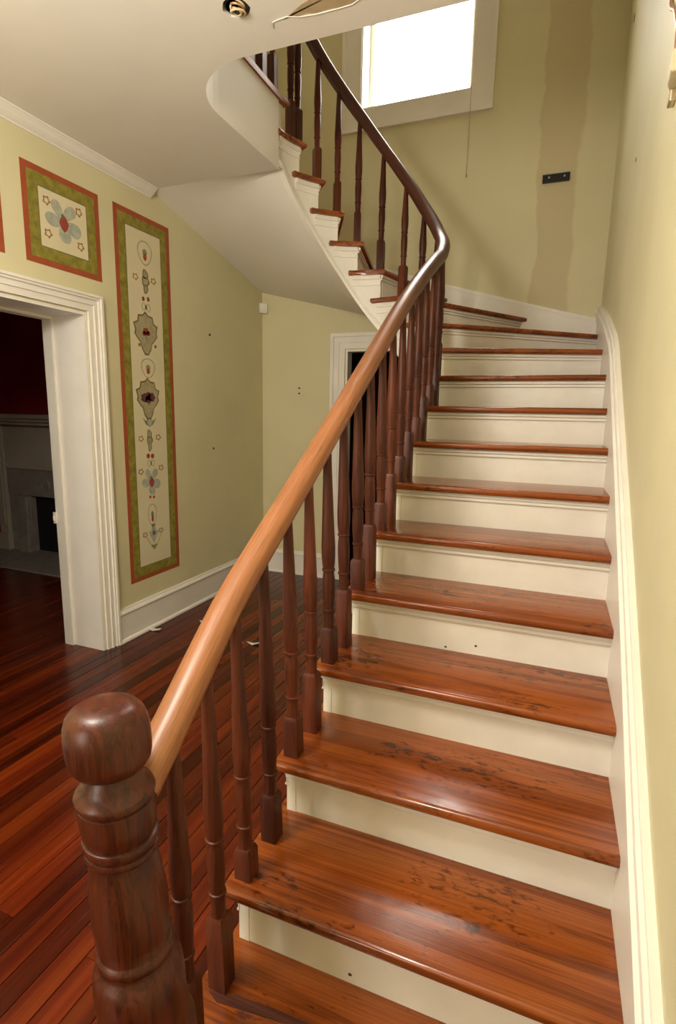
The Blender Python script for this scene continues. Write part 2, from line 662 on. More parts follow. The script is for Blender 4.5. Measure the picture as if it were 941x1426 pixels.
for k in range(1, NSTEP + 1):
    # riser board
    L = rl[k]
    uu = L.inner_u(R_STR, guess_u(k))
    a = well(L.inner_u(R_STR + 0.0305, guess_u(k)), R_STR + 0.0305)
    b = L.outer()
    z0, z1 = (k - 1) * H, k * H - TH
    bm = bmesh.new()
    n = L.n
    prism(bm, [a + n * 0.002, b + n * 0.002, b + n * 0.02, a + n * 0.02], z0, z1)
    link('riser', bm, M['riser'], stair)
    # scotia under the nosing, two steps
    bm = bmesh.new()
    a2 = well(uu, R_STR)
    prism(bm, [a2, b, b - n * 0.018, a2 - n * 0.018], z1 - 0.019, z1, [2], 0.006, 2)
    prism(bm, [a2, b, b - n * 0.010, a2 - n * 0.010], z1 - 0.035, z1 - 0.0195, [2], 0.004, 2)
    link('cove_molding', bm, M['riser'], stair)
    # the same moulding returned along the string under the tread end
    if k < NSTEP:
        u0, u1 = uu, rl[k + 1].inner_u(R_STR, guess_u(k + 1))
        u1 += 0.03 if u1 < 0 else 0.03 / R_STR
        bm = bmesh.new()
        for zt, zb, d in ((z1, z1 - 0.026, 0.013), (z1 - 0.026, z1 - 0.062, 0.003), (z1 - 0.062, z1 - 0.067, 0.007)):
            p1 = arc_pts(u0, u1, R_STR - d)
            p2 = arc_pts(u0, u1, R_STR + 0.002)
            prism(bm, p1 + p2[::-1], zb, zt)
        link('bracket_molding', bm, M['riser'], stair)


def string_bottom(u):
    return max(0.0, min(nosing_z(u) - 0.445, ZC + 0.02))


for x, y, z in ((-0.551, 0.862, 0.752), (-0.441, 0.862, 0.775), (-0.604, 0.002, 0.211)):
    bm = bmesh.new()
    extr(bm, [Vector((x + 0.005 * cos(pi * i / 4), y + 0.001, z + 0.004 * sin(pi * i / 4))) for i in range(8)], Vector((0, -0.0025, 0)))
    link('nail_hole', bm, M['darkhole'], stair)

# cut string: one board per step between the well face and the carriage, stepped on top
bm = bmesh.new()
for k in range(1, NSTEP):
    u0 = URS[k]
    u1 = URS[k + 1]
    n = 6
    zt = k * H - TH
    rows = []
    for i in range(n + 1):
        u = lerp(u0, u1, i / n)
        zb = string_bottom(u)
        p, q = well(u, R_STR), well(u, R_STR + 0.03)
        rows.append([bm.verts.new((p.x, p.y, zb)), bm.verts.new((p.x, p.y, zt)), bm.verts.new((q.x, q.y, zt)), bm.verts.new((q.x, q.y, zb))])
    for r, s in zip(rows, rows[1:]):
        for i in range(4):
            j = (i + 1) % 4
            bm.faces.new((r[i], s[i], s[j], r[j]))
    bm.faces.new(rows[0])
    bm.faces.new(rows[-1][::-1])
# under the landing nosing
u0, u1, n = URS[19], pi + 0.02, 4
rows = []
for i in range(n + 1):
    u = lerp(u0, u1, i / n)
    p, q = well(u, R_STR), well(u, R_STR + 0.03)
    zb, zt = string_bottom(u), ZF - TH
    rows.append([bm.verts.new((p.x, p.y, zb)), bm.verts.new((p.x, p.y, zt)), bm.verts.new((q.x, q.y, zt)), bm.verts.new((q.x, q.y, zb))])
for r, s in zip(rows, rows[1:]):
    for i in range(4):
        j = (i + 1) % 4
        bm.faces.new((r[i], s[i], s[j], r[j]))
bm.faces.new(rows[0])
bm.faces.new(rows[-1][::-1])
link('stringer', bm, M['riser'], stair, True, 30)

# bead along the lower edge of the string
bm = bmesh.new()
rows = []
u = URS[3]
us = [lerp(URS[3], 0, i / 20) for i in range(20)] + [lerp(0, pi, i / 40) for i in range(41)]
for u in us:
    zb = string_bottom(u)
    r = []
    for d, z in ((0.001, -0.003), (-0.012, -0.003), (-0.012, 0.030), (-0.007, 0.040), (-0.007, 0.050), (0.001, 0.055)):
        p = well(u, R_STR + d)
        r.append(bm.verts.new((p.x, p.y, zb + z)))
    rows.append(r)
for r, s in zip(rows, rows[1:]):
    for i in range(6):
        j = (i + 1) % 6
        bm.faces.new((r[i], s[i], s[j], r[j]))
bm.faces.new(rows[0])
bm.faces.new(rows[-1][::-1])
link('string_bead', bm, M['riser'], stair, True, 30)

# soffit: ruled plaster surface between the string and the walls
SOFF = [(180, (XL, 2.20, ZC)), (162, (XL, 2.75, 2.972)), (148, (XL, 3.25, 2.857)), (135, (XL, YB, 2.742)), (124, (-2.5, YB, 2.635)), (102, (-1.79, YB, 2.465)),
        (84, (-1.2, YB, 2.32)), (65, (-0.55, YB, 2.16)), (47, (0.02, YB - 0.15, 1.98)), (28, (0.02, 2.9, 1.75)), (9, (0.02, 2.4, 1.5))]
bm = bmesh.new()
rows = []
tab = [[(i, s[0]) for i, s in enumerate(SOFF)]] + [[(i, s[1][c]) for i, s in enumerate(SOFF)] for c in range(3)]
idx = []
for i in range(len(SOFF) - 1):
    idx += [i + j / 4 for j in range(4)]
idx.append(len(SOFF) - 1)
for t in idx:
    th = pw(tab[0], t)
    u = radians(th)
    a = well(u, R_STR + 0.002)
    A = Vector((a.x, a.y, string_bottom(u) + 0.004 if th < 178 else ZC))
    i = min(int(t), len(SOFF) - 2)
    f = t - i
    B = Vector(SOFF[i][1]).lerp(Vector(SOFF[i + 1][1]), f)
    rows.append([[bm.verts.new(A.lerp(B, j / 8) + Vector((0, 0, dz))) for j in range(9)] for dz in (0, 0.03)])
for r, s in zip(rows, rows[1:]):
    for q in (0, 1):
        for j in range(8):
            bm.faces.new((r[q][j], r[q][j + 1], s[q][j + 1], s[q][j]))
link('soffit', bm, M['ceiling'], stair, True, 30)

# spandrel wall under the lower flight
bm = bmesh.new()
top = []
for i in range(31):
    y = lerp(-0.24, CY, i / 30)
    top.append((y, max(0.02, string_bottom(y - CY) + 0.01)))
pts = [(-0.925, -0.24, 0.0)] + [(-0.925, y, z) for y, z in top] + [(-0.925, YB, 2.2), (-0.925, YB, 0.0)]
extr(bm, pts, Vector((0.03, 0, 0)))
link('spandrel_panel', bm, M['riser'], stair)

# landing floor with its nosing
bm = bmesh.new()
inn = arc_pts(UN[19], pi, R_END) + [Vector((CX - R_END, y)) for y in (2.0, 1.7)]
fil = [Vector((-1.61 - 0.337 * cos(a), 1.545 - 0.337 * sin(a))) for a in [i * pi / 2 / 8 for i in range(9)]]
inn += fil
pts = inn + [Vector((XW, 1.208)), Vector((XW, YFRONT + 0.02)), Vector((XLW, YFRONT + 0.02)), nl[19].outer()]
prism(bm, pts, ZF - TH, ZF, list(range(len(inn))) + [len(pts) - 1], 0.0125, 3)
tag(link('floor', bm, M['tread_y'], None, True, 40), kind='structure')

# ------------------------------------------------------------------ railing
rail = empty('stair_railing', (-0.83, -0.44, 0), 'dark turned baluster railing with a heavy newel post and rubbed brown handrail', 'railing')
HALF = 0.032
RZ = [(-2.6, None)]
rail_tab = [(-2.60, 0.876), (-2.17, 1.153), (-1.66, 1.478), (-1.19, 1.792), (-0.70, 2.120), (-0.35, 2.325), (0.0, 2.505), (radians(30), 2.70), (radians(39), 2.785),
            (radians(51), 2.905), (radians(69), 3.115), (radians(88), 3.34), (radians(105), 3.545), (radians(122), 3.735), (radians(137), 3.89), (radians(152), 4.05), (radians(168), 4.24), (pi + 0.02, 4.345), (pi + 0.3, 4.395), (pi + 0.7, 4.395)]


def rail_z(u):
    return pw(rail_tab, min(u, pi + 0.69))


lean_tab = [(-0.62, 0.03), (-0.36, 0.012), (-0.265, 0.003), (-0.122, -0.013), (0.03, -0.026), (0.4, -0.024), (1.0, -0.018), (1.7, -0.008), (2.2, 0.0)]


def lean(u):
    if u >= 0:
        return 0.0
    return pw(lean_tab, u + CY)


path = []
y = -0.375
while y < CY - 0.01:
    u = y - CY
    path.append(Vector((CX + R_BAL + lean(u), y, rail_z(u))))
    y += 0.06
for i in range(0, 46):
    u = pi * i / 45
    p = well(u, R_BAL)
    path.append(Vector((p.x, p.y, rail_z(u))))
for i in range(1, 10):
    y = lerp(CY, 1.545, i / 9)
    path.append(Vector((CX - R_BAL, y, rail_z(pi + CY - y))))
for i in range(1, 11):
    a = i * pi / 2 / 10
    path.append(Vector((-1.61 - 0.379 * cos(a), 1.545 - 0.379 * sin(a), 4.395)))
for i in range(1, 9):
    path.append(Vector((lerp(-1.61, 0.015, i / 8), 1.166, 4.395)))

prof = []      # (side, up) rail section: flat bottom with a quirk, swelling sides, crowned top
for s, t in ((-0.022, -0.034), (0.022, -0.034), (0.026, -0.026), (0.034, -0.016), (0.0385, 0.0), (0.036, 0.014), (0.028, 0.025), (0.015, 0.0315), (0.0, 0.0335),
             (-0.015, 0.0315), (-0.028, 0.025), (-0.036, 0.014), (-0.0385, 0.0), (-0.034, -0.016), (-0.026, -0.026)):
    prof.append((s, t))
bm = bmesh.new()
uvl = bm.loops.layers.uv.new('UVMap')
rows, dist, acc = [], [], 0.0
for i, p in enumerate(path):
    if i:
        acc += (p - path[i - 1]).length
    dist.append(acc)
    t = (path[min(i + 1, len(path) - 1)] - path[max(i - 1, 0)]).normalized()
    s = t.cross(Vector((0, 0, 1))).normalized()
    up = s.cross(t)
    rows.append([bm.verts.new(p + s * a + up * b) for a, b in prof])
m = len(prof)
for i in range(len(rows) - 1):
    for j in range(m):
        l = (j + 1) % m
        f = bm.faces.new((rows[i][j], rows[i][l], rows[i + 1][l], rows[i + 1][j]))
        for lp, (d, q) in zip(f.loops, ((dist[i], j), (dist[i], j + 1), (dist[i + 1], j + 1), (dist[i + 1], j))):
            lp[uvl].uv = (d, q / m)
bm.faces.new(rows[0][::-1])
bm.faces.new(rows[-1])
tag(link('handrail', bm, M['rail'], rail, True, 50), 'brown handrail rubbed paler along its lower run, with shade painted into its upper run')


def baluster(pos, ang, z0, sq, ztop, lx=0.0, ly=0.0, chipped=False):
    """square foot, turned middle with two rings, long tapered top"""
    bm = bmesh.new()
    L = ztop - z0
    hs = 0.0235
    c, s = cos(ang), sin(ang)

    def R(x, y):
        return (x * c - y * s, x * s + y * c)
    # foot
    lo, hi = [], []
    levels = [(0.0, hs), (sq - 0.012, hs), (sq, hs * 0.80)]
    rr = []
    for z, w in levels:
        ring = []
        for sx, sy in ((-1, -1), (1, -1), (1, 1), (-1, 1)):
            x, y = sx * w, sy * w
            if chipped and z < 0.01 and sx < 0:
                x = hs * 0.30
            ring.append(bm.verts.new((*R(x, y), z)))
        rr.append(ring)
    if chipped:     # the left half of the foot is split away below the turning
        ring = []
        for sx, sy in ((-1, -1), (1, -1), (1, 1), (-1, 1)):
            x, y = sx * hs, sy * hs
            if sx < 0:
                x = hs * 0.25
            ring.append(bm.verts.new((*R(x, y), sq - 0.075)))
        rr.insert(1, ring)
    for a, b in zip(rr, rr[1:]):
        for i in range(4):
            j = (i + 1) % 4
            bm.faces.new((a[i], a[j], b[j], b[i]))
    bm.faces.new(rr[0][::-1])
    bm.faces.new(rr[-1])
    T = L - sq
    pr = [(0.0190, sq - 0.003), (0.0178, sq + 0.010), (0.0184, sq + 0.050), (0.0186, sq + 0.057), (0.0216, sq + 0.0585), (0.0222, sq + 0.062), (0.0216, sq + 0.0655), (0.0186, sq + 0.067),
          (0.0192, sq + 0.080), (0.0214, sq + 0.115), (0.0222, sq + 0.150), (0.0212, sq + 0.180), (0.0190, sq + 0.198), (0.0188, sq + 0.203), (0.0224, sq + 0.2045), (0.0232, sq + 0.208), (0.0224, sq + 0.2115), (0.0194, sq + 0.213),
          (0.0212, sq + 0.225), (0.0236, sq + 0.255), (0.0240, sq + 0.290)]
    for f in (0.5, 0.65, 0.8, 0.92, 1.0):
        z = lerp(sq + 0.29, L, max(0, (f - 0.4) / 0.6))
        pr.append((lerp(0.0238, 0.0125, ((f - 0.4) / 0.6) ** 0.9), z))
    lathe(bm, pr, 16)
    for v in bm.verts:
        f = v.co.z / L
        v.co.x += lx * f
        v.co.y += ly * f
    o = link('baluster', bm, M['dark'], rail, True, 35)
    o.location = Vector((pos[0], pos[1], z0))
    return o


FOOT = {(1, 'front'): 0.185, (1, 'rear'): 0.205, (2, 'front'): 0.09, (2, 'rear'): 0.15, (3, 'front'): 0.13, (3, 'rear'): 0.21, (4, 'front'): 0.13, (4, 'rear'): 0.225}
for k in range(1, 10):
    for part, off, sq in (('front', 0.022, 0.122), ('rear', 0.165, 0.235)):
        sq = FOOT.get((k, part), sq)
        y = (k - 2) * G + off
        u = y - CY
        x0 = CX + R_BAL
        z0 = k * H
        lx = lean(u)
        if k == 1 and part == 'front':
            x0 += 0.022
            lx -= 0.022
        if k == 1 and part == 'rear':
            x0 += 0.012
            lx -= 0.012
        baluster((x0, y), 0.0, z0, sq, rail_z(u) - 0.024, lx, chipped=(k == 1 and part == 'front'))
for k in range(10, 19):
    u = UN[k] + radians(5.5)
    p = well(u, R_BAL)
    baluster(p, u, k * H, 0.195, rail_z(u) - 0.024)
for u in (radians(160.5),):
    p = well(u, R_BAL)
    baluster(p, u, 18 * H, 0.22, rail_z(u) - 0.024)
for y in (2.17, 2.03, 1.89, 1.75, 1.61):
    u = pi + CY - y
    baluster((CX - R_BAL, y), 0, ZF, 0.2, rail_z(u) - 0.024)
for a in (12, 34, 57, 80):
    a = radians(a)
    baluster((-1.61 - 0.379 * cos(a), 1.545 - 0.379 * sin(a)), a, ZF, 0.2, 4.371)
for i in range(10):
    baluster((-1.52 + 0.145 * i, 1.166), 0, ZF, 0.2, 4.371)

# newel post: turned, leaning outwards at the top
NSH = -0.088
NX = -0.911 - NSH * 1.058
NC = (NX, -0.432, 0)
bm = bmesh.new()
NP = [(0.095, -0.1445), (0.095, 0.20), (0.090, 0.21), (0.090, 0.38), (0.082, 0.40), (0.082, 0.43), (0.079, 0.45), (0.0805, 0.49), (0.0790, 0.53), (0.073, 0.552), (0.0655, 0.562), (0.0640, 0.570), (0.0640, 0.574), (0.0675, 0.577), (0.0690, 0.584), (0.0680, 0.592), (0.0640, 0.597), (0.0625, 0.601),
      (0.0650, 0.63), (0.0665, 0.66), (0.0660, 0.70), (0.0635, 0.74), (0.0590, 0.775), (0.0560, 0.795), (0.0555, 0.803),
      (0.0610, 0.805), (0.0635, 0.812), (0.0620, 0.819), (0.0585, 0.821), (0.0585, 0.824), (0.0630, 0.827), (0.0648, 0.835), (0.0632, 0.842), (0.0590, 0.844), (0.0590, 0.847),
      (0.0620, 0.853), (0.0640, 0.875), (0.0645, 0.905), (0.0640, 0.914), (0.0600, 0.917), (0.0600, 0.921), (0.0665, 0.924), (0.0675, 0.931), (0.0650, 0.938), (0.0570, 0.946), (0.0510, 0.952), (0.0490, 0.960), (0.0455, 0.968), (0.0420, 0.974), (0.0410, 0.985)]
NZ = lambda z: 1.114 - (1.114 - z) * 0.885
lathe(bm, [(r, NZ(z)) for r, z in NP], 40, NC, (NSH, 0))
post = tag(link('newel_post', bm, M['newel'], rail, True, 45), 'thick turned oak newel post with a rounded cap')
bm = bmesh.new()
lathe(bm, [(r, NZ(z)) for r, z in [(0.0400, 0.980), (0.0500, 0.983), (0.0600, 0.989), (0.0670, 1.000), (0.0698, 1.014), (0.0708, 1.034), (0.0705, 1.056), (0.0690, 1.074), (0.0645, 1.090), (0.0560, 1.102), (0.0420, 1.110), (0.0220, 1.1135), (0.0, 1.1140)]],
      40, NC, (NSH, 0))
capo = link('newel_cap', bm, M['newel'], post, True, 60)
capo.matrix_parent_inverse = post.matrix_parent_inverse.inverted() if False else Matrix.Identity(4)

# ------------------------------------------------------------------ room shell
def struct(name, bm, mat, smooth=False, angle=None):
    return tag(link(name, bm, mat, None, smooth, angle), kind='structure')


def wall_boxes(name, boxes, mat):
    bm = bmesh.new()
    for a, b in boxes:
        if a[2] == 0:
            a = (a[0], a[1], -0.1)
        box(bm, a, b)
    return struct(name, bm, mat)


XLO = XL - 0.33                    # far face of the thick left wall
D1Y0, D1Y1, D1Z = 0.50, 1.567, 2.19
D2X0, D2X1, D2Z = -2.077, -1.27, 2.196
WX0, WX1, WZ0, WZ1 = -1.99, -1.06, 4.15, 5.75
w_left = wall_boxes('wall_left', [((XLO, YFRONT, 0), (XL, D1Y0, ZT)), ((XLO, D1Y1, 0), (XL, YB + 0.35, ZT)), ((XLO, D1Y0, D1Z), (XL, D1Y1, ZT))], M['wall'])
BT = 0.10          # thickness of the back wall beside the small door
w_back = wall_boxes('wall_back', [((XL, YB, 0), (D2X0, YB + BT, ZF)), ((D2X1, YB, 0), (XR + 0.3, YB + BT, ZF)), ((D2X0, YB, D2Z), (D2X1, YB + BT, ZF)),
                                  ((XL, YB, ZF), (WX0, YB + 0.35, ZT)), ((WX1, YB, ZF), (XR + 0.3, YB + 0.35, ZT)), ((WX0, YB, ZF), (WX1, YB + 0.35, WZ0)), ((WX0, YB, WZ1), (WX1, YB + 0.35, ZT))], M['wall_patch'])
w_right = wall_boxes('wall_right', [((XR, YFRONT, 0), (XR + 0.3, YB, ZT))], M['wall'])
w_front = wall_boxes('wall_front', [((XLO, YFRONT - 0.2, 0), (XR + 0.3, YFRONT, ZT))], M['wall'])

# hall ceiling slab, cut away over the stair with a rounded corner, one round hole for a lamp box
HOLE, HR = (-1.478, 0.937), 0.052
ol = [(XL - 0.01, YFRONT), (XR, YFRONT), (XR, 1.195)] + [(-1.61 - 0.352 * cos(a), 1.545 - 0.352 * sin(a)) for a in [pi / 2 * (1 - i / 10) for i in range(11)]] + [(-1.962, 2.17), (-1.962, 2.2), (XL - 0.01, 2.2)]
bm = bmesh.new()
bot = [bm.verts.new((x, y, ZC)) for x, y in ol]
be = [bm.edges.new((bot[i], bot[(i + 1) % len(bot)])) for i in range(len(bot))]
hv = [bm.verts.new((HOLE[0] + HR * cos(2 * pi * i / 20) * random.uniform(0.94, 1.06), HOLE[1] + HR * sin(2 * pi * i / 20) * random.uniform(0.94, 1.06), ZC)) for i in range(20)]
he = [bm.edges.new((hv[i], hv[(i + 1) % 20])) for i in range(20)]
bmesh.ops.triangle_fill(bm, use_beauty=True, use_dissolve=False, edges=be + he)
for f in [f for f in bm.faces if all(v in hv for v in f.verts)]:
    bm.faces.remove(f)
top = [bm.verts.new((x, y, ZF - TH)) for x, y in ol]
for i in range(len(bot)):
    j = (i + 1) % len(bot)
    bm.faces.new((bot[i], bot[j], top[j], top[i]))
bm.faces.new(top)
htop = [bm.verts.new((v.co.x, v.co.y, ZC + 0.07)) for v in hv]
for i in range(20):
    j = (i + 1) % 20
    bm.faces.new((hv[i], htop[i], htop[j], hv[j]))
bm.faces.new(htop)
ceil = struct('ceiling', bm, M['ceiling'])
# bare plaster where the ceiling paint has come away, with the curled paint edge beside it
bm = bmesh.new()
pk = [(-1.335, 1.050), (-1.315, 1.037), (-1.274, 1.052), (-1.24, 1.048), (-1.206, 1.060), (-1.16, 1.056), (-1.118, 1.061), (-1.061, 1.059), (-1.0, 1.03), (-0.96, 0.96), (-0.99, 0.90), (-1.08, 0.87), (-1.16, 0.93), (-1.206, 0.99), (-1.237, 0.999), (-1.27, 1.015)]
prism(bm, pk, ZC - 0.0012, ZC + 0.001)
link('bare_plaster_patch', bm, M['plaster'], ceil)
bm = bmesh.new()
tube(bm, [(x, y + 0.002, ZC - 0.0015) for x, y in [(-1.395, 1.075), (-1.385, 1.045), (-1.36, 1.040), (-1.335, 1.038), (-1.315, 1.036), (-1.274, 1.054), (-1.206, 1.063), (-1.118, 1.064), (-1.061, 1.062), (-1.0, 1.033)]], 0.0018, 6)
link('curled_paint_edge', bm, M['ceiling'], ceil, True)
# upper ceiling
bm = bmesh.new()
box(bm, (XLO, YFRONT - 0.2, ZT), (XR + 0.3, YB + 0.35, ZT + 0.15))
struct('ceiling', bm, M['ceiling'])

# small nail holes and scars in the walls
def marks(wall, pts, axis, val, r=0.006):
    for (a, b, rr) in pts:
        bm = bmesh.new()
        n = 8
        if axis == 0:
            ring = [Vector((val, a + rr * cos(2 * pi * i / n), b + rr * 0.8 * sin(2 * pi * i / n))) for i in range(n)]
            off = Vector((0.003, 0, 0)) if val < -1 else Vector((-0.003, 0, 0))
        else:
            ring = [Vector((a + rr * cos(2 * pi * i / n), val, b + rr * sin(2 * pi * i / n))) for i in range(n)]
            off = Vector((0, -0.003, 0))
        extr(bm, ring, off * 0.5)
        link('nail_hole', bm, M['darkhole'], wall)


marks(w_left, [(2.86, 2.235, 0.013), (2.88, 1.30, 0.012)], 0, XL)
marks(w_back, [(-2.55, 1.85, 0.010), (-2.55, 1.80, 0.010)], 1, YB)
marks(w_right, [(3.30, 4.15, 0.03), (2.12, 2.85, 0.013), (1.08, 2.75, 0.006)], 0, XR)

# ---- floors: single boards
floor = wall_boxes('floor', [((XLO, YFRONT, -0.2), (XR + 0.3, YB + 0.35, -0.02)), ((-8.0, -2.0, -0.2), (XLO, 3.5, -0.02)), ((D2X0 - 0.7, YB + 0.1, -0.2), (D2X1 + 0.6, YB + 2.0, -0.02))], M['darkhole'])


def boards(x0, x1, y0, y1, w, lmin, lmax):
    x = x0
    while x < x1 - 0.005:
        xe = min(x + w, x1)
        y = y0 - random.uniform(0, lmin)
        while y < y1:
            ye = y + random.uniform(lmin, lmax)
            a, b = max(y, y0), min(ye, y1)
            if b - a > 0.03:
                dz = random.uniform(-0.0008, 0.0)
                bm = bmesh.new()
                gx = 0.0011
                bv = 0.0015
                v = [bm.verts.new(p) for p in ((x + gx, a, -0.02), (xe - gx, a, -0.02), (xe - gx, b - 0.001, -0.02), (x + gx, b - 0.001, -0.02),
                                               (x + gx, a, dz - bv), (xe - gx, a, dz - bv), (xe - gx, b - 0.001, dz - bv), (x + gx, b - 0.001, dz - bv),
                                               (x + gx + bv, a, dz), (xe - gx - bv, a, dz), (xe - gx - bv, b - 0.001, dz), (x + gx + bv, b - 0.001, dz))]
                for f in ((4, 5, 9, 8), (5, 6, 10, 9), (6, 7, 11, 10), (7, 4, 8, 11), (8, 9, 10, 11), (0, 1, 5, 4), (1, 2, 6, 5), (2, 3, 7, 6), (3, 0, 4, 7)):
                    bm.faces.new([v[i] for i in f])
                link('floorboard', bm, M['floor'], floor)
            y = ye
        x = xe


boards(XLO, -0.925, -1.6, YB, 0.078, 1.5, 3.2)
boards(-0.925, XR, -1.6, -0.285, 0.078, 1.5, 3.2)
boards(-7.0, XLO, -0.5, 3.3, 0.090, 3.0, 4.2)

# ---- trims
def casing(bm, a0, a1, ztop, plane, val, out, steps, zbot=0.0, four=False):
    """stepped casing round an opening a0..a1 up to ztop; steps: (inner offset, outer offset, depth)"""
    for i0, i1, d in steps:
        U = [(a0 - i1, zbot), (a0 - i1, ztop + i1), (a1 + i1, ztop + i1), (a1 + i1, zbot), (a1 + i0, zbot), (a1 + i0, ztop + i0), (a0 - i0, ztop + i0), (a0 - i0, zbot)]
        if plane == 'x':
            extr(bm, [Vector((val, a, z)) for a, z in U], Vector((out * d, 0, 0)))
        else:
            extr(bm, [Vector((a, val, z)) for a, z in U], Vector((0, out * d, 0)))


door1 = empty('door_1', (XL, 1.03, 0), kind='structure')
bm = bmesh.new()
casing(bm, D1Y0, D1Y1, D1Z, 'x', XL, 1, [(0.008, 0.045, 0.016), (0.045, 0.058, 0.024), (0.058, 0.078, 0.019), (0.078, 0.092, 0.030), (0.092, 0.108, 0.038)])
link('casing', bm, M['trim'], door1)
bm = bmesh.new()
t = 0.018
extr(bm, [Vector((XLO, a, z)) for a, z in ((D1Y0, 0), (D1Y0, D1Z), (D1Y1, D1Z), (D1Y1, 0), (D1Y1 - t, 0), (D1Y1 - t, D1Z - t), (D1Y0 + t, D1Z - t), (D1Y0 + t, 0))], Vector((0.33 + 0.002, 0, 0)))
link('jamb', bm, M['trim'], door1)
bm = bmesh.new()
t2 = 0.034
extr(bm, [Vector((XLO + 0.0, a, z)) for a, z in ((D1Y0 + t, 0), (D1Y0 + t, D1Z - t), (D1Y1 - t, D1Z - t), (D1Y1 - t, 0), (D1Y1 - t2, 0), (D1Y1 - t2, D1Z - t2), (D1Y0 + t2, D1Z - t2), (D1Y0 + t2, 0))], Vector((0.075, 0, 0)))
link('door_stop', bm, M['trim'], door1)
bm = bmesh.new()
casing(bm, D1Y0, D1Y1, D1Z, 'x', XLO, -1, [(0.008, 0.105, 0.02)])
link('casing', bm, M['trim'], door1)
bm = bmesh.new()
box(bm, (XLO - 0.012, D1Y1 - t2 - 0.012, 0.855), (XLO + 0.01, D1Y1 - t2, 0.93))
box(bm, (XLO - 0.004, D1Y1 - t2 - 0.022, 0.875), (XLO + 0.002, D1Y1 - t2, 0.905))
link('strike_plate', bm, M['trim'], door1)

door2 = empty('door_2', (-1.67, YB, 0), kind='structure')
bm = bmesh.new()
casing(bm, D2X0, D2X1, D2Z, 'y', YB, -1, [(0.006, 0.060, 0.016), (0.060, 0.080, 0.024), (0.080, 0.112, 0.019), (0.112, 0.143, 0.034)])
link('casing', bm, M['trim'], door2)
bm = bmesh.new()
extr(bm, [Vector((a, YB - 0.002, z)) for a, z in ((D2X0, 0), (D2X0, D2Z), (D2X1, D2Z), (D2X1, 0), (D2X1 - t, 0), (D2X1 - t, D2Z - t), (D2X0 + t, D2Z - t), (D2X0 + t, 0))], Vector((0, BT + 0.01, 0)))
link('jamb', bm, M['trim'], door2)
# closed dark room behind door 2
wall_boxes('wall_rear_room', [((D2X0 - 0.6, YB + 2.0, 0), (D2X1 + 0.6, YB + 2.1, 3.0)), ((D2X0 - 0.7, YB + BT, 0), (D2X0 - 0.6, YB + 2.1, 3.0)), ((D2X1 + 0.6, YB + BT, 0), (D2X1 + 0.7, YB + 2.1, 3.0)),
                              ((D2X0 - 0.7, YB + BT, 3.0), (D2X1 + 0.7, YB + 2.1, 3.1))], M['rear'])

# baseboards
def baseboard(name, p0, p1, out):
    p0, p1, out = Vector(p0), Vector(p1), Vector(out)
    b = empty(name, (*p0, 0), kind='structure')
    d = p1 - p0

    def strip(prof, nm):
        bm = bmesh.new()
        a = [bm.verts.new((*(p0 + out * q), z)) for q, z in prof]
        c = [bm.verts.new((*(p1 + out * q), z)) for q, z in prof]
        n = len(prof)
        for i in range(n):
            j = (i + 1) % n
            bm.faces.new((a[i], a[j], c[j], c[i]))
        bm.faces.new(a[::-1])
        bm.faces.new(c)
        link(nm, bm, M['trim'], b)
    strip([(0, 0), (0.022, 0), (0.022, 0.198), (0, 0.198)], 'board')
    strip([(0, 0.198), (0.028, 0.198), (0.031, 0.206), (0.026, 0.216), (0.014, 0.224), (0.012, 0.236), (0, 0.238)], 'cap_molding')
    strip([(0.022, 0.0), (0.040, 0.0), (0.038, 0.012), (0.030, 0.020), (0.022, 0.022)], 'shoe_molding')


baseboard('baseboard_left', (XL, D1Y1 + 0.109), (XL, YB), (1, 0))
baseboard('baseboard_left', (XL, YFRONT), (XL, D1Y0 - 0.109), (1, 0))
baseboard('baseboard_back', (XL, YB), (D2X0 - 0.144, YB), (0, -1))
baseboard('baseboard_back', (D2X1 + 0.144, YB), (-0.93, YB), (0, -1))

# crown moulding on the left wall
bm = bmesh.new()
cp = [(0, 3.042), (0.008, 3.042), (0.011, 3.049), (0.016, 3.052), (0.026, 3.058), (0.038, 3.068), (0.048, 3.080), (0.054, 3.085), (0.060, 3.091), (0.066, 3.093), (0.068, 3.10), (0, 3.10)]
a = [bm.verts.new((XL + q, YFRONT, z)) for q, z in cp]
c = [bm.verts.new((XL + q, 2.19, z)) for q, z in cp]
for i in range(len(cp)):
    j = (i + 1) % len(cp)
    bm.faces.new((a[i], a[j], c[j], c[i]))
bm.faces.new(a[::-1])
bm.faces.new(c)
struct('trim_1', bm, M['trim'])

# wall strings: board plus moulded cap following the nosings
def wall_string(name, pts, out, bands, deep=0.75):
    """pts: (plan point on the wall face, cap bottom z); bands: (z from, z to, depth)"""
    b = empty(name, (pts[0][0][0], pts[0][0][1], 0), kind='structure')
    out = Vector(out)
    for nm, bs in bands:
        bm = bmesh.new()
        for z0, z1, d in bs:
            A = []
            for (p, z) in pts:
                p = Vector(p)
                q = p + out * d
                zb = z + z0 if z0 > -5 else z - deep
                A.append([bm.verts.new((p.x, p.y, zb)), bm.verts.new((q.x, q.y, zb)), bm.verts.new((q.x, q.y, z + z1)), bm.verts.new((p.x, p.y, z + z1))])
            for r, s in zip(A, A[1:]):
                for i in range(4):
                    j = (i + 1) % 4
                    bm.faces.new((r[i], r[j], s[j], s[i]))
            bm.faces.new(A[0][::-1])
            bm.faces.new(A[-1])
        link(nm, bm, M['trim'], b)


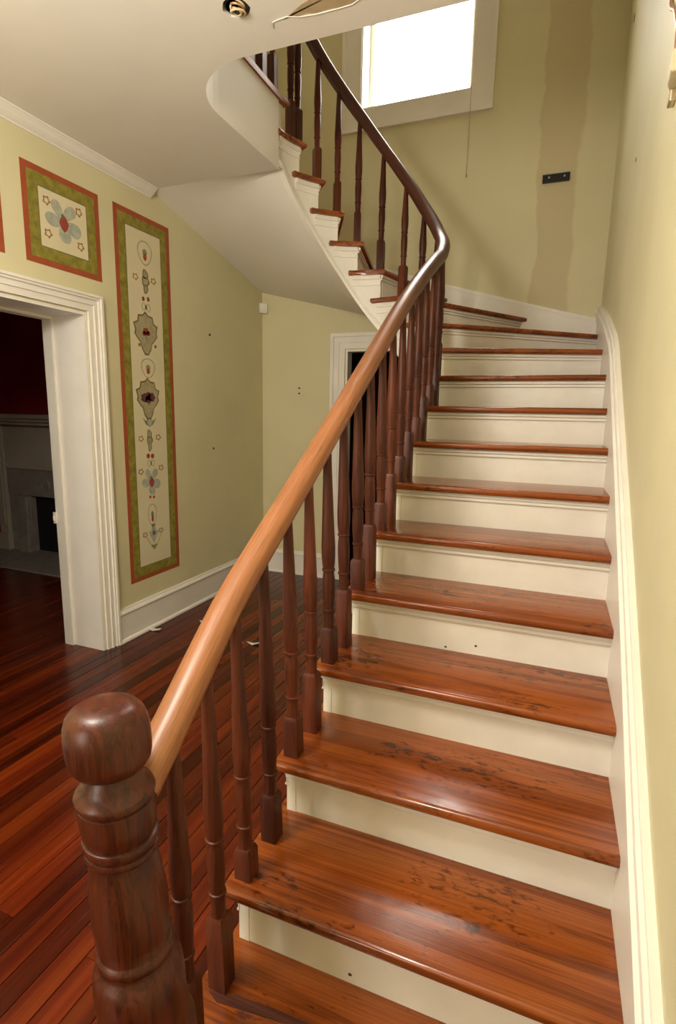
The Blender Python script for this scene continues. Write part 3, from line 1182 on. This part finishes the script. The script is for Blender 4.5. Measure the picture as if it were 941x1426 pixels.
rs = [((XR, -0.45), 0.29), ((XR, -0.1), 0.505), ((XR, 0.077), 0.610), ((XR, 0.40), 0.828), ((XR, 0.80), 1.095), ((XR, 1.514), 1.555), ((XR, 1.95), 1.835), ((XR, 2.12), 1.915), ((XR, 2.7), 2.095), ((XR, 3.30), 2.255), ((XR, YB), 2.352)]
wall_string('trim_2', rs, (-1, 0), [('skirt_board', [(-9, 0.0, 0.022)]), ('cap_molding', [(0.0, 0.055, 0.030), (0.055, 0.075, 0.038), (0.075, 0.108, 0.028), (0.108, 0.125, 0.018)])])
bs_ = [((XR, YB), 2.345), ((-0.515, YB), 2.490), ((-1.165, YB), 2.672), ((-1.77, YB), 2.855), ((-2.22, YB), 3.04), ((-2.86, YB), 3.22), ((XL, YB), 3.25)]
wall_string('trim_3', bs_, (0, -1), [('skirt_board', [(-9, 0.0, 0.020)]), ('cap_molding', [(0.0, 0.016, 0.024), (0.016, 0.026, 0.014)])], 0.33)
bs2 = [((XL, YB), 3.25), ((XL, 3.08), 3.42), ((XL, 2.36), 3.62), ((XL, 2.0), 3.66), ((XL, YFRONT), 3.66)]
wall_string('trim_4', bs2, (1, 0), [('skirt_board', [(-0.14, 0.0, 0.020)]), ('cap_molding', [(0.0, 0.016, 0.024), (0.016, 0.026, 0.014)])])

# ---- stair window
win = empty('window_1', (-1.525, YB, WZ0), kind='structure')
bm = bmesh.new()
cw = 0.168
for i0, i1, d in ((0.0, 0.135, 0.018), (0.135, cw, 0.030)):
    O = [(WX0 - i1, WZ0 - i1), (WX0 - i1, WZ1 + i1), (WX1 + i1, WZ1 + i1), (WX1 + i1, WZ0 - i1)]
    I = [(WX0 - i0, WZ0 - i0), (WX0 - i0, WZ1 + i0), (WX1 + i0, WZ1 + i0), (WX1 + i0, WZ0 - i0)]
    for q in range(4):
        r = (q + 1) % 4
        extr(bm, [Vector((*[O[q][0], YB], O[q][1])), Vector((O[r][0], YB, O[r][1])), Vector((I[r][0], YB, I[r][1])), Vector((I[q][0], YB, I[q][1]))], Vector((0, -d, 0)))
link('casing', bm, M['trim'], win)
bm = bmesh.new()
t = 0.012
for a, b in (((WX0, YB - 0.01, WZ0), (WX0 + t, YB + 0.3, WZ1)), ((WX1 - t, YB - 0.01, WZ0), (WX1, YB + 0.3, WZ1)), ((WX0, YB - 0.01, WZ1 - t), (WX1, YB + 0.3, WZ1)), ((WX0, YB - 0.01, WZ0), (WX1, YB + 0.3, WZ0 + t))):
    box(bm, a, b)
link('jamb', bm, M['trim'], win)
for (z0, z1, yy) in ((WZ0 + t, 4.97, YB + 0.165), (4.93, WZ1 - t, YB + 0.205)):
    bm = bmesh.new()
    s = 0.042
    x0, x1 = WX0 + t, WX1 - t
    for a, b in (((x0, yy, z0), (x0 + s, yy + 0.035, z1)), ((x1 - s, yy, z0), (x1, yy + 0.035, z1)), ((x0 + s, yy, z0), (x1 - s, yy + 0.035, z0 + 0.05)), ((x0 + s, yy, z1 - 0.04), (x1 - s, yy + 0.035, z1))):
        box(bm, a, b)
    sash = link('sash', bm, M['trim'], win)
    bm = bmesh.new()
    box(bm, (x0 + s - 0.004, yy + 0.016, z0 + 0.046), (x1 - s + 0.004, yy + 0.019, z1 - 0.036))
    pane = link('pane', bm, M['glass'], sash)
    pane.matrix_parent_inverse = Matrix.Identity(4)

bm = bmesh.new()
tube(bm, [(-1.062, YB - 0.034, WZ0 + 0.03), (-1.062, YB - 0.036, 3.95), (-1.066, YB - 0.02, 3.75), (-1.068, YB - 0.012, 3.535)], 0.0022, 6)
pc = link('pull_cord', bm, M['cord'])
tag(pc, 'thin pull cord hanging from the lower right corner of the bright stair window', 'cord')
bm = bmesh.new()
lathe(bm, [(0.0, -0.012), (0.005, -0.010), (0.007, -0.002), (0.005, 0.008), (0.0, 0.012)], 10, (-1.068, YB - 0.012, 3.525))
link('cord_knob', bm, M['cord'], pc, True)

# ------------------------------------------------------------------ parlour beyond the left doorway
PX0, PY0, PY1 = -7.0, -0.5, 3.30
wall_boxes('wall_parlor', [((PX0, PY1, 0), (XLO, PY1 + 0.15, 3.1)), ((PX0 - 0.15, PY0, 0), (PX0, PY1 + 0.15, 3.1)), ((PX0 - 0.15, PY0 - 0.15, 0), (XLO, PY0, 3.1)),
                           ((XLO - 0.012, PY0, 0), (XLO, D1Y0 - 0.105, 3.1)), ((XLO - 0.012, D1Y1 + 0.105, 0), (XLO, PY1, 3.1)), ((XLO - 0.012, D1Y0 - 0.105, D1Z + 0.105), (XLO, D1Y1 + 0.105, 3.1))], M['red'])
bm = bmesh.new()
box(bm, (PX0 - 0.15, PY0 - 0.15, 3.1), (XLO, PY1 + 0.15, 3.2))
struct('ceiling', bm, M['ceiling'])

fp = empty('fireplace', (-5.0, PY1, 0), 'pale carved fireplace mantel against the dark red wall in the unlit room', 'fireplace')
FX = -5.02
YF = 3.19
bm = bmesh.new()
box(bm, (FX - 1.12, 3.02, 1.50), (FX + 1.12, PY1, 1.545), 0.006)
box(bm, (FX - 1.07, 3.06, 1.465), (FX + 1.07, PY1, 1.50), 0.006)
box(bm, (FX - 1.03, 3.10, 1.43), (FX + 1.03, PY1, 1.465), 0.006)
link('mantel_shelf', bm, M['mantel'], fp)
bm = bmesh.new()
box(bm, (FX - 0.90, YF, 0.97), (FX + 0.90, PY1, 1.43))
box(bm, (FX - 0.92, YF - 0.018, 0.95), (FX + 0.92, PY1, 0.985), 0.004)
link('frieze_panel', bm, M['mantel'], fp)
for s in (-1, 1):
    bm = bmesh.new()
    xa, xb = FX + s * 0.90, FX + s * 1.03
    box(bm, (xa, YF - 0.03, 0.20), (xb, PY1, 1.43), 0.004)
    box(bm, (xa - s * 0.012, YF - 0.05, 0.0), (xb + s * 0.012, PY1, 0.20), 0.004)
    box(bm, (xa + s * 0.03, YF - 0.04, 0.30), (xb - s * 0.03, YF, 1.33), 0.004)
    link('pilaster', bm, M['mantel'], fp)
    bm = bmesh.new()
    xa, xb = FX + s * 0.58, FX + s * 0.90
    box(bm, (xa, YF + 0.01, 0.0), (xb, PY1, 0.95), 0.01)
    box(bm, (FX + s * 0.585, YF - 0.03, 0.0), (FX + s * 0.72, YF + 0.02, 0.64), 0.02)
    box(bm, (FX + s * 0.575, YF - 0.045, 0.0), (FX + s * 0.74, YF + 0.02, 0.33), 0.015)
    link('surround_leg', bm, M['stone'], fp)
bm = bmesh.new()
box(bm, (FX - 0.9, YF, 0.65), (FX + 0.9, PY1, 0.95), 0.01)
link('surround_lintel', bm, M['stone'], fp)
for s in (-1, 1):
    bm = bmesh.new()
    pts = []
    for i in range(40):
        a = i / 39 * 2.6 * pi
        r = 0.015 + 0.085 * i / 39
        pts.append((FX + s * (0.30 + r * cos(a)), YF - 0.004, 0.80 + r * 0.9 * sin(a)))
    tube(bm, pts, 0.010, 6)
    link('carved_scroll', bm, M['stone'], fp, True)
bm = bmesh.new()
lathe_pts = [(FX + 0.11 * cos(a), YF - 0.004, 0.80 + 0.10 * sin(a)) for a in [i * 2 * pi / 24 for i in range(24)]]
tube(bm, lathe_pts, 0.012, 6, True)
link('carved_wreath', bm, M['stone'], fp, True)
bm = bmesh.new()
box(bm, (FX - 0.58, PY1 - 0.02, 0.0), (FX + 0.58, PY1 - 0.005, 0.66))
link('firebox', bm, M['soot'], fp)
bm = bmesh.new()
box(bm, (FX - 1.15, 2.63, 0.001), (FX + 0.85, YF + 0.1, 0.014), 0.003)
link('hearth_slab', bm, M['stone'], fp)

# ------------------------------------------------------------------ stencilled wall panels
def in_wall(bm, pts, d0, d1):
    extr(bm, [Vector((XL + d0, y, z)) for y, z in pts], Vector((d1 - d0, 0, 0)))


def frame_ring(bm, y0, y1, z0, z1, w, d0, d1):
    O = [(y0, z0), (y1, z0), (y1, z1), (y0, z1)]
    I = [(y0 + w, z0 + w), (y1 - w, z0 + w), (y1 - w, z1 - w), (y0 + w, z1 - w)]
    for i in range(4):
        j = (i + 1) % 4
        in_wall(bm, [O[i], O[j], I[j], I[i]], d0, d1)


def loop_ring(bm, outer, scale, c, d0, d1):
    n = len(outer)
    inner = [(c[0] + (y - c[0]) * scale[0], c[1] + (z - c[1]) * scale[1]) for y, z in outer]
    for i in range(n):
        j = (i + 1) % n
        in_wall(bm, [outer[i], outer[j], inner[j], inner[i]], d0, d1)


def blob(cy, cz, a, b, n=20, lob=0, amp=0.0, ph=0.0, pear=0.0):
    out = []
    for i in range(n):
        t = 2 * pi * i / n
        r = 1 + amp * cos(lob * t + ph)
        y = a * r * cos(t)
        z = b * r * sin(t)
        y *= 1 + pear * sin(t)
        out.append((cy + y, cz + z))
    return out


def panel(name, label, y0, y1, z0, z1, motifs):
    root = empty(name, (XL, (y0 + y1) / 2, z0), label, 'wall painting')
    bm = bmesh.new(); frame_ring(bm, y0, y1, z0, z1, 0.034, 0.0, 0.002); link('red_border', bm, M['s_red'], root)
    bm = bmesh.new(); frame_ring(bm, y0 + 0.034, y1 - 0.034, z0 + 0.034, z1 - 0.034, 0.062, 0.0, 0.0024); link('green_border', bm, M['s_green'], root)
    bm = bmesh.new(); frame_ring(bm, y0 + 0.096, y1 - 0.096, z0 + 0.096, z1 - 0.096, 0.005, 0.0, 0.0028); link('inner_line', bm, M['s_line'], root)
    bm = bmesh.new(); in_wall(bm, [(y0 + 0.1, z0 + 0.1), (y1 - 0.1, z0 + 0.1), (y1 - 0.1, z1 - 0.1), (y0 + 0.1, z1 - 0.1)], 0.0, 0.0018); link('field', bm, M['s_field'], root)
    D0, D1, D2, D3 = 0.0018, 0.0026, 0.0032, 0.0038

    def piece(nm, mat, polys, d0=D0, d1=D1):
        bm = bmesh.new()
        for p in polys:
            in_wall(bm, p, d0, d1)
        link(nm, bm, M[mat], root)

    def ring(nm, mat, polys, sc=(0.8, 0.8), d0=D0, d1=D1):
        bm = bmesh.new()
        for p in polys:
            c = (sum(q[0] for q in p) / len(p), sum(q[1] for q in p) / len(p))
            loop_ring(bm, p, sc, c, d0, d1)
        link(nm, bm, M[mat], root)
    for kind, y, z, a, b in motifs:
        if kind == 'loop':
            ring('scroll_loop', 's_pale', [blob(y, z, a * 0.85, b, 22, pear=0.22)], (0.86, 0.88))
            piece('bud', 's_leaf', [blob(y, z + b * 0.05, a * 0.26, b * 0.30, 10)])
            piece('bud', 's_dot', [blob(y, z - b * 0.30, a * 0.20, b * 0.30, 10)], D0, D2)
        elif kind == 'leafstack':
            for dz, s in ((0.52, 0.75), (0.0, 1.0), (-0.58, 0.62)):
                piece('leaf', 's_line', [blob(y, z + dz * b, a * 0.60 * s, b * 0.44, 12, 3, 0.12)])
                piece('leaf', 's_taupe', [blob(y, z + dz * b, a * 0.42 * s, b * 0.34, 12, 3, 0.12)], D0, D2)
        elif kind == 'star':
            ring('star_flower', 's_star', [blob(y, z, a * 0.85, b * 0.85, 20, 5, 0.22, 0.6)], (0.62, 0.62))
        elif kind == 'dot':
            piece('berry', 's_dot', [blob(y, z, a, b, 10)])
        elif kind == 'scroll':
            ring('scroll_loop', 's_pale', [blob(y - a * 0.5, z, a * 0.45, b, 12), blob(y + a * 0.5, z, a * 0.45, b, 12)], (0.62, 0.8))
            piece('bud', 's_leaf', [blob(y, z, a * 0.22, b * 0.6, 8)])
        elif kind == 'shield':
            out = []
            for (u, v) in ((0, 1.0), (0.22, 0.84), (0.58, 0.80), (0.66, 0.52), (0.98, 0.42), (0.86, 0.12), (0.92, -0.06), (0.66, -0.30), (0.48, -0.42), (0.36, -0.72), (0.14, -0.96)):
                out.append((u, v))
            full = out + [(-u, v) for u, v in out[::-1] if u > 0]
            P = [(y + u * a, z + v * b) for u, v in full]
            piece('medallion', 's_line', [P])
            piece('medallion', 's_taupe', [[(y + u * a * 0.88, z + v * b * 0.91) for u, v in full]], D0, D2)
            dark = 's_plum' if z < 1.9 else 's_dot'
            for dy, dz, s in ((-0.30, 0.06, 0.30), (0.28, 0.10, 0.30), (0.0, -0.02, 0.26), (0.02, 0.20, 0.2)) if z < 1.9 else ((0, 0.10, 0.24), (-0.16, 0.0, 0.16), (0.18, 0.04, 0.16)):
                piece('flower', dark, [blob(y + dy * a, z + dz * b, s * a, s * a * 0.85, 12, 5, 0.15)], D0, D3)
            piece('stem', 's_line', [[(y - 0.004, z - b * 0.05), (y + 0.004, z - b * 0.05), (y + 0.006, z - b * 0.3), (y - 0.002, z - b * 0.3)]], D0, D3 - 0.0002)
        elif kind == 'leafpair':
            for s in (-1, 1):
                piece('leaf', 's_leaf', [[(y, z - b * 0.9), (y + s * a * 0.55, z - b * 0.45), (y + s * a, z + b * 0.85), (y + s * a * 0.5, z + b * 0.25), (y + s * 0.02 * a, z + b)][::s]])
            piece('leaf', 's_blue', [blob(y, z, a * 0.35, b * 0.7, 10)], D0, D2)
        elif kind == 'flower':
            R0 = a
            for n_, ang in enumerate((122, 58, 188, -22, 270)):
                t = radians(ang)
                P = []
                for q in range(18):
                    w = 2 * pi * q / 18
                    lx_ = 0.56 + 0.46 * cos(w) + 0.03 * cos(3 * w + n_)
                    ly_ = (0.30 + 0.05 * cos(2 * w + n_)) * sin(w) * (1 + 0.25 * cos(w))
                    P.append((y + a * (lx_ * cos(t) - ly_ * sin(t)), z + b * (lx_ * sin(t) + ly_ * cos(t))))
                piece('petal', 's_blue', [P], D0, D1 + 0.0001 * n_)
            piece('flower_centre', 's_dot', [blob(y - 0.02 * a, z - 0.08 * b, a * 0.24, b * 0.38, 12, 4, 0.1)], D0, D3)
            piece('stem', 's_line', [blob(y - 0.08 * a, z + 0.24 * b, a * 0.08, b * 0.14, 8)], D0, D3 + 0.0002)
        elif kind == 'leaf':
            piece('leaf', 's_blue', [[(y, z - b), (y + a * 0.6, z - b * 0.35), (y + a, z + b * 0.25), (y + a * 0.45, z + b * 0.2), (y + a * 0.3, z + b), (y - a * 0.3, z + b), (y - a * 0.5, z + b * 0.2), (y - a, z + b * 0.3), (y - a * 0.6, z - b * 0.4)]])
            piece('bud', 's_line', [blob(y, z, a * 0.3, b * 0.25, 8)], D0, D2)
        elif kind == 'heart':
            piece('heart', 's_leaf', [[(y, z - b), (y + a, z + b * 0.5), (y + a * 0.5, z + b), (y, z + b * 0.5), (y - a * 0.5, z + b), (y - a, z + b * 0.5)]])
            for s in (-1, 1):
                piece('stem', 's_pale', [[(y + s * 0.028, z + 0.012), (y + s * 0.036, z + 0.012), (y + s * 0.082, z + 0.088), (y + s * 0.074, z + 0.088)][::s]])
    return root


TALL = [('loop', 2.111, 2.668, 0.085, 0.080), ('leafstack', 2.107, 2.486, 0.064, 0.081), ('star', 2.010, 2.496, 0.030, 0.024), ('star', 2.188, 2.504, 0.030, 0.024), ('dot', 2.078, 2.367, 0.014, 0.016),
        ('dot', 2.128, 2.372, 0.014, 0.016), ('scroll', 2.103, 2.315, 0.047, 0.029), ('shield', 2.092, 2.136, 0.126, 0.151), ('dot', 2.022, 2.055, 0.011, 0.012), ('dot', 2.184, 2.060, 0.011, 0.012), ('loop', 2.099, 1.903, 0.084, 0.069),
        ('shield', 2.086, 1.688, 0.124, 0.151), ('leafpair', 2.091, 1.526, 0.070, 0.036), ('leafstack', 2.084, 1.398, 0.052, 0.080), ('star', 1.996, 1.411, 0.028, 0.024), ('star', 2.177, 1.416, 0.031, 0.024), ('dot', 2.062, 1.286, 0.018, 0.018),
        ('dot', 2.107, 1.283, 0.018, 0.018), ('scroll', 2.089, 1.232, 0.041, 0.026), ('flower', 2.088, 1.100, 0.098, 0.100), ('star', 1.981, 1.178, 0.030, 0.024), ('star', 2.196, 1.191, 0.030, 0.024), ('dot', 2.066, 0.986, 0.011, 0.012), ('dot', 2.105, 0.981, 0.011, 0.012),
        ('loop', 2.081, 0.849, 0.055, 0.086), ('leaf', 2.089, 0.712, 0.055, 0.073), ('star', 1.996, 0.714, 0.028, 0.022), ('star', 2.169, 0.718, 0.028, 0.022), ('heart', 2.090, 0.607, 0.035, 0.022)]
panel('wall_stencil', 'tall narrow stencilled panel of medallions and scrolls in red and olive border', 1.833, 2.372, 0.385, 2.905, TALL)
panel('wall_stencil', 'square stencilled panel with one blue-grey flower and four small stars above the doorway', 1.183, 1.712, 2.394, 2.898,
      [('flower', 1.447, 2.660, 0.125, 0.112), ('star', 1.334, 2.739, 0.027, 0.026), ('star', 1.556, 2.748, 0.027, 0.027), ('star', 1.333, 2.569, 0.028, 0.026), ('star', 1.557, 2.559, 0.027, 0.027)])
panel('wall_stencil', 'stencilled panel cut off by the left edge of the photo, only a red strip showing', 0.53, 1.058, 2.394, 2.898,
      [('flower', 0.794, 2.660, 0.125, 0.112), ('star', 0.68, 2.739, 0.027, 0.026), ('star', 0.90, 2.748, 0.027, 0.027), ('star', 0.68, 2.569, 0.028, 0.026), ('star', 0.90, 2.559, 0.027, 0.027)])

# ------------------------------------------------------------------ small things
ms = empty('motion_sensor', (XL + 0.035, YB - 0.035, 2.54), 'small white motion sensor high in the corner under the stair soffit', 'sensor')
bm = bmesh.new()
d = 0.038
pts = [(XL + 0.002, YB - 0.070), (XL + 0.02, YB - 0.085), (XL + 0.072, YB - 0.036), (XL + 0.062, YB - 0.002), (XL + 0.02, YB - 0.002), (XL + 0.002, YB - 0.02)]
prism(bm, pts, 2.545, 2.635, range(6), 0.006, 2)
link('body', bm, M['trim'], ms)
bm = bmesh.new()
prism(bm, [(XL + 0.024, YB - 0.088), (XL + 0.071, YB - 0.042), (XL + 0.069, YB - 0.037), (XL + 0.021, YB - 0.083)], 2.555, 2.595)
link('lens', bm, M['ceiling'], ms)

pl = empty('wall_bracket', (-0.385, YB, 3.40), 'black rectangular bracket plate screwed to the stained back wall', 'bracket')
bm = bmesh.new()
box(bm, (-0.482, YB - 0.018, 3.393), (-0.288, YB, 3.452), 0.003)
link('plate', bm, M['black'], pl)
bm = bmesh.new()
box(bm, (-0.486, YB - 0.012, 3.452), (-0.286, YB, 3.459))
link('top_edge', bm, M['grey'], pl)
for x in (-0.435, -0.325):
    bm = bmesh.new()
    extr(bm, [Vector((x + 0.008 * cos(2 * pi * i / 10), YB - 0.018, 3.428 + 0.008 * sin(2 * pi * i / 10))) for i in range(10)], Vector((0, -0.003, 0)))
    link('screw', bm, M['grey'], pl)

jb = empty('ceiling_lamp_box', (HOLE[0], HOLE[1], ZC), 'round ceiling hole with tangled bare lamp wires', 'lamp box')
bm = bmesh.new()
lathe(bm, [(0.040, ZC + 0.004), (0.044, ZC + 0.004), (0.045, ZC + 0.06), (0.0, ZC + 0.062), (0.0, ZC + 0.058), (0.040, ZC + 0.056), (0.040, ZC + 0.004)], 20, (HOLE[0], HOLE[1], 0))
link('metal_box', bm, M['soot'], jb, True, 40)
for mat, r0, ph, n in (('wire_tan', 0.030, 0.0, 1.6), ('copper', 0.022, 2.1, 1.3), ('wire_black', 0.034, 4.0, 1.2), ('wire_tan', 0.016, 1.0, 1.8), ('wire_tan', 0.026, 3.2, 1.1), ('wire_black', 0.012, 5.0, 1.0)):
    bm = bmesh.new()
    pts = []
    for i in range(26):
        f = i / 25
        a = ph + f * n * 2 * pi
        rr_ = r0 * (1 - 0.35 * sin(f * 5 + ph))
        pts.append((HOLE[0] + rr_ * cos(a), HOLE[1] + rr_ * sin(a), ZC + 0.030 - 0.048 * sin(f * pi) * (0.8 + 0.2 * cos(ph))))
    tube(bm, pts, 0.0042, 6)
    link('wire', bm, M[mat], jb, True)

# remains of a fitting on the right wall near the upper right corner of the view
sc_ = empty('wall_fitting', (XR, 0.95, 2.55), 'ivory wall fitting with a loose pink wire at the upper right edge of the photo', 'wall fitting')
bm = bmesh.new()
prism(bm, [(XR - 0.035, 0.90), (XR, 0.90), (XR, 1.035), (XR - 0.012, 1.035), (XR - 0.03, 0.98)], 2.60, 2.66, range(5), 0.006, 2)
link('arm', bm, M['ivory'], sc_)
bm = bmesh.new()
box(bm, (XR - 0.018, 0.99, 2.565), (XR, 1.04, 2.598), 0.004)
link('clip', bm, M['brass'], sc_)
bm = bmesh.new()
tube(bm, [(XR - 0.006, 1.36, 3.06), (XR - 0.010, 1.31, 3.01), (XR - 0.012, 1.25, 2.965), (XR - 0.012, 1.15, 2.90), (XR - 0.012, 1.05, 2.80), (XR - 0.012, 0.98, 2.66)], 0.007, 8)
link('wire', bm, M['copper'], sc_, True)


# flakes of white paint on the floor
def chip(x, y, pts, curl, label):
    bm = bmesh.new()
    top = []
    for (a, b) in pts:
        z = 0.003 + curl * (a * a * 120)
        top.append((x + a * 1.35, y + b * 1.35, z))
    va = [bm.verts.new(p) for p in top]
    vb = [bm.verts.new((p[0], p[1], p[2] + 0.0015)) for p in top]
    n = len(va)
    c0 = bm.verts.new((x, y, 0.002))
    c1 = bm.verts.new((x, y, 0.005))
    for i in range(n):
        j = (i + 1) % n
        bm.faces.new((va[i], va[j], c0))
        bm.faces.new((vb[j], vb[i], c1))
        bm.faces.new((va[i], vb[i], vb[j], va[j]))
    o = link('paint_chip', bm, M['paper'])
    tag(o, label, 'paint chip', 'white paint chips on the floor')


chip(-2.881, 1.975, [(-0.035, -0.012), (0.0, -0.02), (0.038, -0.006), (0.030, 0.02), (0.0, 0.012), (-0.03, 0.016)], 0.05, 'flat white paint chip on the floor close to the baseboard')
chip(-2.60, 2.195, [(-0.022, 0.03), (-0.03, 0.0), (0.0, -0.008), (-0.01, -0.035), (0.022, -0.04), (0.03, -0.01), (0.008, 0.008), (0.012, 0.035)], 0.30, 'curled s-shaped white paint flake on the floor between baseboard and handrail')
chip(-2.44, 2.02, [(-0.015, -0.01), (0.014, -0.012), (0.018, 0.01), (-0.01, 0.014)], 0.1, 'small white paint flake showing just at the left edge of the handrail')
chip(-2.085, 2.05, [(-0.035, -0.008), (0.0, -0.016), (0.036, -0.002), (0.028, 0.022), (0.0, 0.01)], 0.1, 'long white paint flake on the floor seen between two lower balusters')
chip(-2.175, 2.03, [(-0.012, -0.006), (0.012, -0.008), (0.014, 0.006), (-0.008, 0.008)], 0.1, 'tiny white flake beside the long one seen between the balusters')
chip(-1.72, 1.655, [(-0.009, -0.008), (0.010, -0.006), (0.008, 0.009), (-0.007, 0.008)], 0.1, 'lone tiny white flake on the dark floor nearest the stair')
